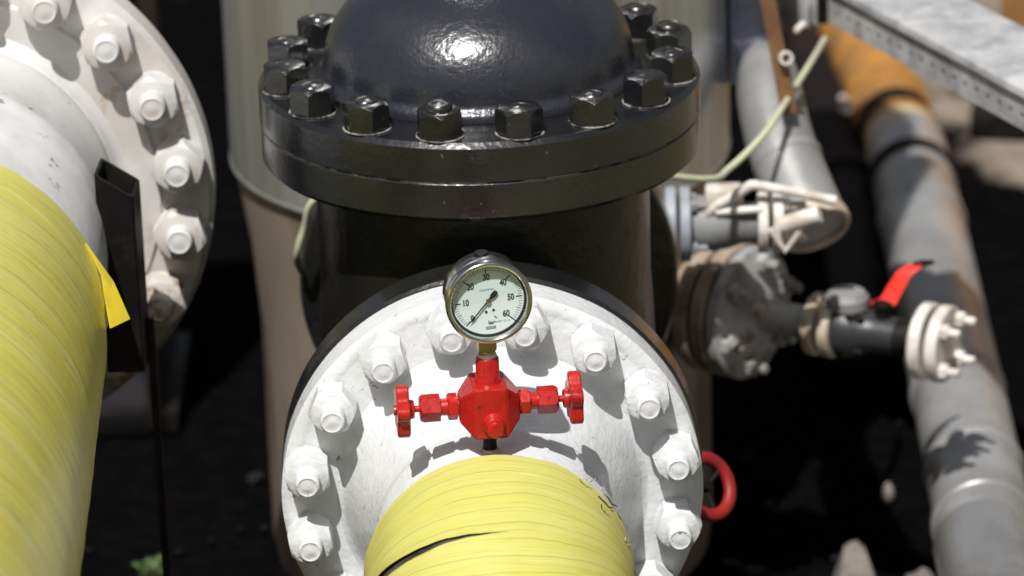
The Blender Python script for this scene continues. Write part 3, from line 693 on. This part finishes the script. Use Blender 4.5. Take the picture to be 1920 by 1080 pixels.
obj('pipe_body', tube([(.578, 1.75, -.53), (.596, 2.3, -.50), (.605, 3.4, -.50)], .050, 32, sub=5), darkpipe, DP)
obj('coupling', lathe([(.053, 0), (.062, .002), (.062, .06), (.053, .062)], 32), darkpipe, DP, axis((.597, 2.35, -.50), (.02, 1, 0)))
for y in (.4, 1.75, 2.75):
    q = thing('pipe_support', 'low brown block under the near polished end of silver pipe' if y < 1 else ('low brown block under the middle of the silver pipe' if y < 2 else 'low brown block under the orange pipe'), 'block', (.67, y, GZ))
    obj('block', box(.09, .09, .125, .006), brown, q, M4.Translation((.66+.02*y, y, GZ+.067)))

# ------------------------------------------------------------------ galvanised cable tray with lid
TA, TB = V((.487, 1.242, .15)), V((.696, .762, .15))
dr = (TB-TA).normalized(); nr = V((-dr.y, dr.x, 0)); nr = nr if nr.x > 0 else -nr     # nr points right/back
T0 = TA-dr*.012; LEN = 1.5; WID = .125; HT = .056
TWm = M4((( nr.x, dr.x, 0, T0.x), (nr.y, dr.y, 0, T0.y), (nr.z, dr.z, 1, T0.z), (0, 0, 0, 1)))          # x across, y along, z up
tray = thing('cable_tray', 'galvanised perforated cable tray with a flat lid at upper right', 'cable tray', tuple(T0))
bm = bmesh.new(); ysb = [0]
y = .024
while y < LEN-.03: ysb += [y, y+.0085]; y += .0295
ysb.append(LEN); zs = [0, .016, .0225, .044]
vv = [[bm.verts.new((0, yy, z)) for z in zs] for yy in ysb]
for i in range(len(ysb)-1):
    for j in range(3):
        if j == 1 and i % 2 == 1: continue
        bm.faces.new((vv[i][j], vv[i+1][j], vv[i+1][j+1], vv[i][j+1]))
thicken(bm, V((.0015, 0, 0)))
obj('side', bm, galv, tray, TWm, 20)
obj('base', box(WID-.004, LEN, .0015, 0), galv, tray, TWm @ M4.Translation((WID/2, LEN/2, .001)))
obj('side', box(.0015, LEN, .044, 0), galv, tray, TWm @ M4.Translation((WID, LEN/2, .0225)))
for x_ in (.024, .062, .098): obj('cable', tube([(x_, .01, .0225), (x_+.001, .6, .0225), (x_, LEN-.01, .0225)], .0195, 14), rubber, tray, TWm)  # cables thickened and added as dark filling so the slots look shaded
bm = bmesh.new()
lid = [(-.0062, .0495), (-.005, .0575), (-.0035, .059), (.02, .0600), (WID/2, .0605), (WID-.02, .0600), (WID+.0035, .059), (WID+.005, .0575), (WID+.0062, .0495)]
rows = []
for i in range(31):
    yy = LEN*i/30; rows.append([bm.verts.new((x, yy, z+.0016*NZ.noise(V((x*9, yy*7, 3))))) for x, z in lid])
for p, q in zip(rows, rows[1:]):
    for i in range(len(lid)-1): bm.faces.new((p[i], p[i+1], q[i+1], q[i]))
thicken(bm, V((0, 0, -.0013)))
obj('lid', bm, galv, tray, TWm, 35)
# further length of tray running on to the upper left
t2 = thing('cable_tray', 'short end of a second cable tray joined on at top behind the strap', 'cable tray', tuple(T0-dr*.02))
W3 = TWm @ M4.Translation((-.014, -.022, -.011))
obj('tray_body', box(WID-.01, .6, .052, .002), galv, t2, W3 @ M4.Translation((WID/2, -.3, .026)))
obj('joint_bolt', tube([(-.002, -.012, .004), (-.022, -.012, -.008)], .005, 12, sub=1), offw, t2, W3)
obj('joint_plate', box(.004, .06, .05, .001), galv, t2, W3 @ M4.Translation((-.005, -.03, .024)))
st = obj('cable_strap', box(WID+.02, .010, .068, .002), black_steel, None, TWm @ M4.Translation((WID/2, -.010, .03)))
tag(st, 'black strap wrapped round the joint of the two cable trays', 'strap')

HOSE = [(.4736, 1.2, .142), (.4487, 1.08, .1535), (.397, .93, .137), (.3655, .86, .121), (.318, .80, .0985), (.282, .74, .105), (.16, .665, .15), (0, .63, .18), (-.16, .61, .165), (-.216, .61, .140), (-.231, .62, .100), (-.243, .63, .055), (-.236, .70, .0)]
# hose from the tray down to the left
hs = obj('hose', tube(HOSE, .0046, 12), hosem)
tag(hs, 'thin pale green hose sagging from the cable tray to the black valve', 'hose')

# rusty bar leaning on the clad pipe
rb = thing('rusty_bar', 'narrow rusty orange steel bar standing in front of the bent pipe', 'bar', (.405, .99, .07))
obj('flat_bar', box(.021, .006, 1.2, .001), rustbar, rb, M4.Translation((.4063, .95, .119)) @ M4.Rotation(R(-9.7), 4, 'Y') @ M4.Translation((0, 0, .6)))
obj('eye_bolt', lathe([(.006, 0), (.010, 0), (.010, .006), (.006, .006)], 16, closed=True), offw, rb, axis((.401, .943, .20), (.2, -1, .2)))

# orange machine at the upper right corner
om = thing('machine_housing', 'orange painted machine housing in the far upper right corner', 'machine', (1.25, 3.3, GZ))
obj('panel', box(.6, .5, .62, .012), orange, om, M4.Translation((1.29, 3.25, GZ+.35)) @ M4.Rotation(R(-12), 4, 'Z'))
obj('skid', box(.7, .6, .05, .004), black_steel, om, M4.Translation((1.29, 3.25, GZ+.028)) @ M4.Rotation(R(-12), 4, 'Z'))

# red handwheel low behind the white flange
rh = thing('drain_valve', 'red ring handwheel peeking out low behind the right edge of white flange', 'valve', (.26, .30, -.2))
HWm = axis((.259, .30, -.134), V((.62, -.62, .48)))
bm = bmesh.new()
prof = [(.0355+.0082*cos(2*pi*i/14), .0075*sin(2*pi*i/14)) for i in range(14)]
obj('handwheel', lathe(prof, 48, closed=True), red_shaded, rh, HWm)
for i in range(3):
    q = 2*pi*i/3+.4; obj('spoke', tube([(0, 0, -.004), (.034*cos(q), .034*sin(q), 0)], .003, 8, sub=1), black_steel, rh, HWm)
obj('spindle', lathe([(.006, -.06), (.006, .004), (0, .005)], 14), black_steel, rh, HWm)
obj('body', lathe([(.022, -.11), (.028, -.10), (.028, -.075), (.016, -.065), (.014, -.05), (0, -.05)], 24), black_steel, rh, HWm)
obj('inlet', tube([tuple(HWm @ V((0, 0, -.09))), (.17, .36, -.2)], .018, 14, sub=1), black_steel, rh)

# dark equipment block behind the left flange
db = thing('equipment_cabinet', 'dark slate blue cabinet behind the top of the left flange', 'cabinet', (-.55, 1.9, GZ))
obj('housing', box(.16, .3, .80, .01), mat('slate_paint', (.035, .036, .05), .5, col2=(.06, .055, .06), nscale=12), db, M4.Translation((-.60, 1.9, GZ+.42)))
obj('plinth', box(.2, .34, .04, .003), black_steel, db, M4.Translation((-.60, 1.9, GZ+.025)))
obj('conduit', tube([(-.545, 1.735, .30), (-.535, 1.73, -.1), (-.535, 1.73, GZ+.02)], .012, 12, sub=4), black_steel, db)

# ------------------------------------------------------------------ stones, debris, weeds
def rock(name, loc, sc, label, m=stone, seed=0, group=None):
    bm = bmesh.new(); bmesh.ops.create_icosphere(bm, subdivisions=3, radius=1)
    for v in bm.verts:
        n = v.co.normalized(); k = 1+.28*NZ.noise(n*1.4+V((seed, 0, 0)))+.10*NZ.noise(n*4+V((0, seed, 0)))
        v.co = V((n.x*sc[0], n.y*sc[1], n.z*sc[2]))*k
    o = obj(name, bm, m, None, M4.Translation(loc), 50); return tag(o, label, 'stone', group)
bm = bmesh.new()
vs = [bm.verts.new(p) for p in ((-.035, -.10, 0), (.035, -.10, 0), (.035, .03, 0), (-.035, .03, 0), (-.028, -.06, .05), (.022, -.06, .052), (.010, .02, .075), (-.012, .02, .072))]
for q in ((0, 1, 5, 4), (1, 2, 6, 5), (2, 3, 7, 6), (3, 0, 4, 7), (4, 5, 6, 7), (3, 2, 1, 0)): bm.faces.new([vs[i] for i in q])
bmesh.ops.bevel(bm, geom=bm.edges[:], offset=.004, segments=2, affect='EDGES')
tag(obj('broken_block', bm, stone, None, M4.Translation((.508, 1.11, GZ-.012)), 30), 'pale wedge shaped concrete fragment on the black ground at bottom right', 'stone')
rock('stone', (.600, 1.08, GZ+.0), (.024, .035, .030), 'pale rounded stone beside the silver pipe at the bottom edge', seed=3)
rock('stone', (0.5823, 1.4042, -0.64), (.009, .012, .016), 'small grey upright pebble on the black ground', seed=8)
pb = bmesh.new(); rnd = random.Random(5)
for i in range(260):
    x = rnd.uniform(-.9, .85); y = rnd.uniform(1.0, 4.2)
    if (x+.009)**2+(y-1.2)**2 < .36**2: continue
    s_ = rnd.uniform(.003, .009)*(1.6 if rnd.random() < .1 else 1)
    bmesh.ops.create_icosphere(pb, subdivisions=1, radius=s_, matrix=M4.Translation((x, y, GZ+.012)) @ M4.Rotation(rnd.uniform(0, 6), 4, 'Z') @ M4.Diagonal((1, 1.5, .6, 1)))
g = obj('gravel', pb, mat('dark_gravel', (.008, .007, .007), .9, col2=(.018, .016, .015), nscale=3, spec=.1), ang=20); g['kind'] = 'stuff'

def plant(name, loc, n, h, label, seed, spread=.05):
    rnd = random.Random(seed); root = thing(name, label, 'plant', loc); W = M4.Translation(loc)
    sb = bmesh.new()
    for i in range(n):
        q = rnd.uniform(0, 2*pi); tip = V((spread*cos(q)*rnd.uniform(.4, 1), spread*sin(q)*rnd.uniform(.4, 1), h*rnd.uniform(.5, 1)))
        tube([(0, 0, 0), tuple(tip*.5+V((0, 0, .01))), tuple(tip)], .0012, 5, sub=3, bm=sb)
        for k in range(3):
            base = tip*(.6+.2*k); dd = V((cos(q+rnd.uniform(-1.4, 1.4)), sin(q+rnd.uniform(-1.4, 1.4)), rnd.uniform(0, .7))).normalized()
            ln = rnd.uniform(.018, .034); sd = dd.cross(V((0, 0, 1))).normalized()*ln*.26; lb_ = bmesh.new(); up = V((0, 0, .004))
            a0 = [base, base+dd*ln*.4+sd, base+dd*ln*.8+sd*.5-up, base+dd*ln-up*2, base+dd*ln*.8-sd*.5-up, base+dd*ln*.4-sd, base+dd*ln*.45+up]
            vv = [lb_.verts.new(p) for p in a0]
            for q3 in ((0, 1, 6), (1, 2, 6), (2, 3, 6), (3, 4, 6), (4, 5, 6), (5, 0, 6)): lb_.faces.new([vv[j] for j in q3])
            thicken(lb_, V((0, 0, -.0006)))
            obj('leaf', lb_, leafm, root, W, 60)
    obj('stem', sb, leafm, root, W)
plant('weed', (-.527, 1.215, GZ-.02), 5, .055, 'small green weed on the black ground at lower left', 4, .03)
plant('weed', (.885, 3.28, GZ), 9, .14, 'green weed at the edge of the pale gravel below the cable tray', 9, .10)
print('objects', len(C.objects))
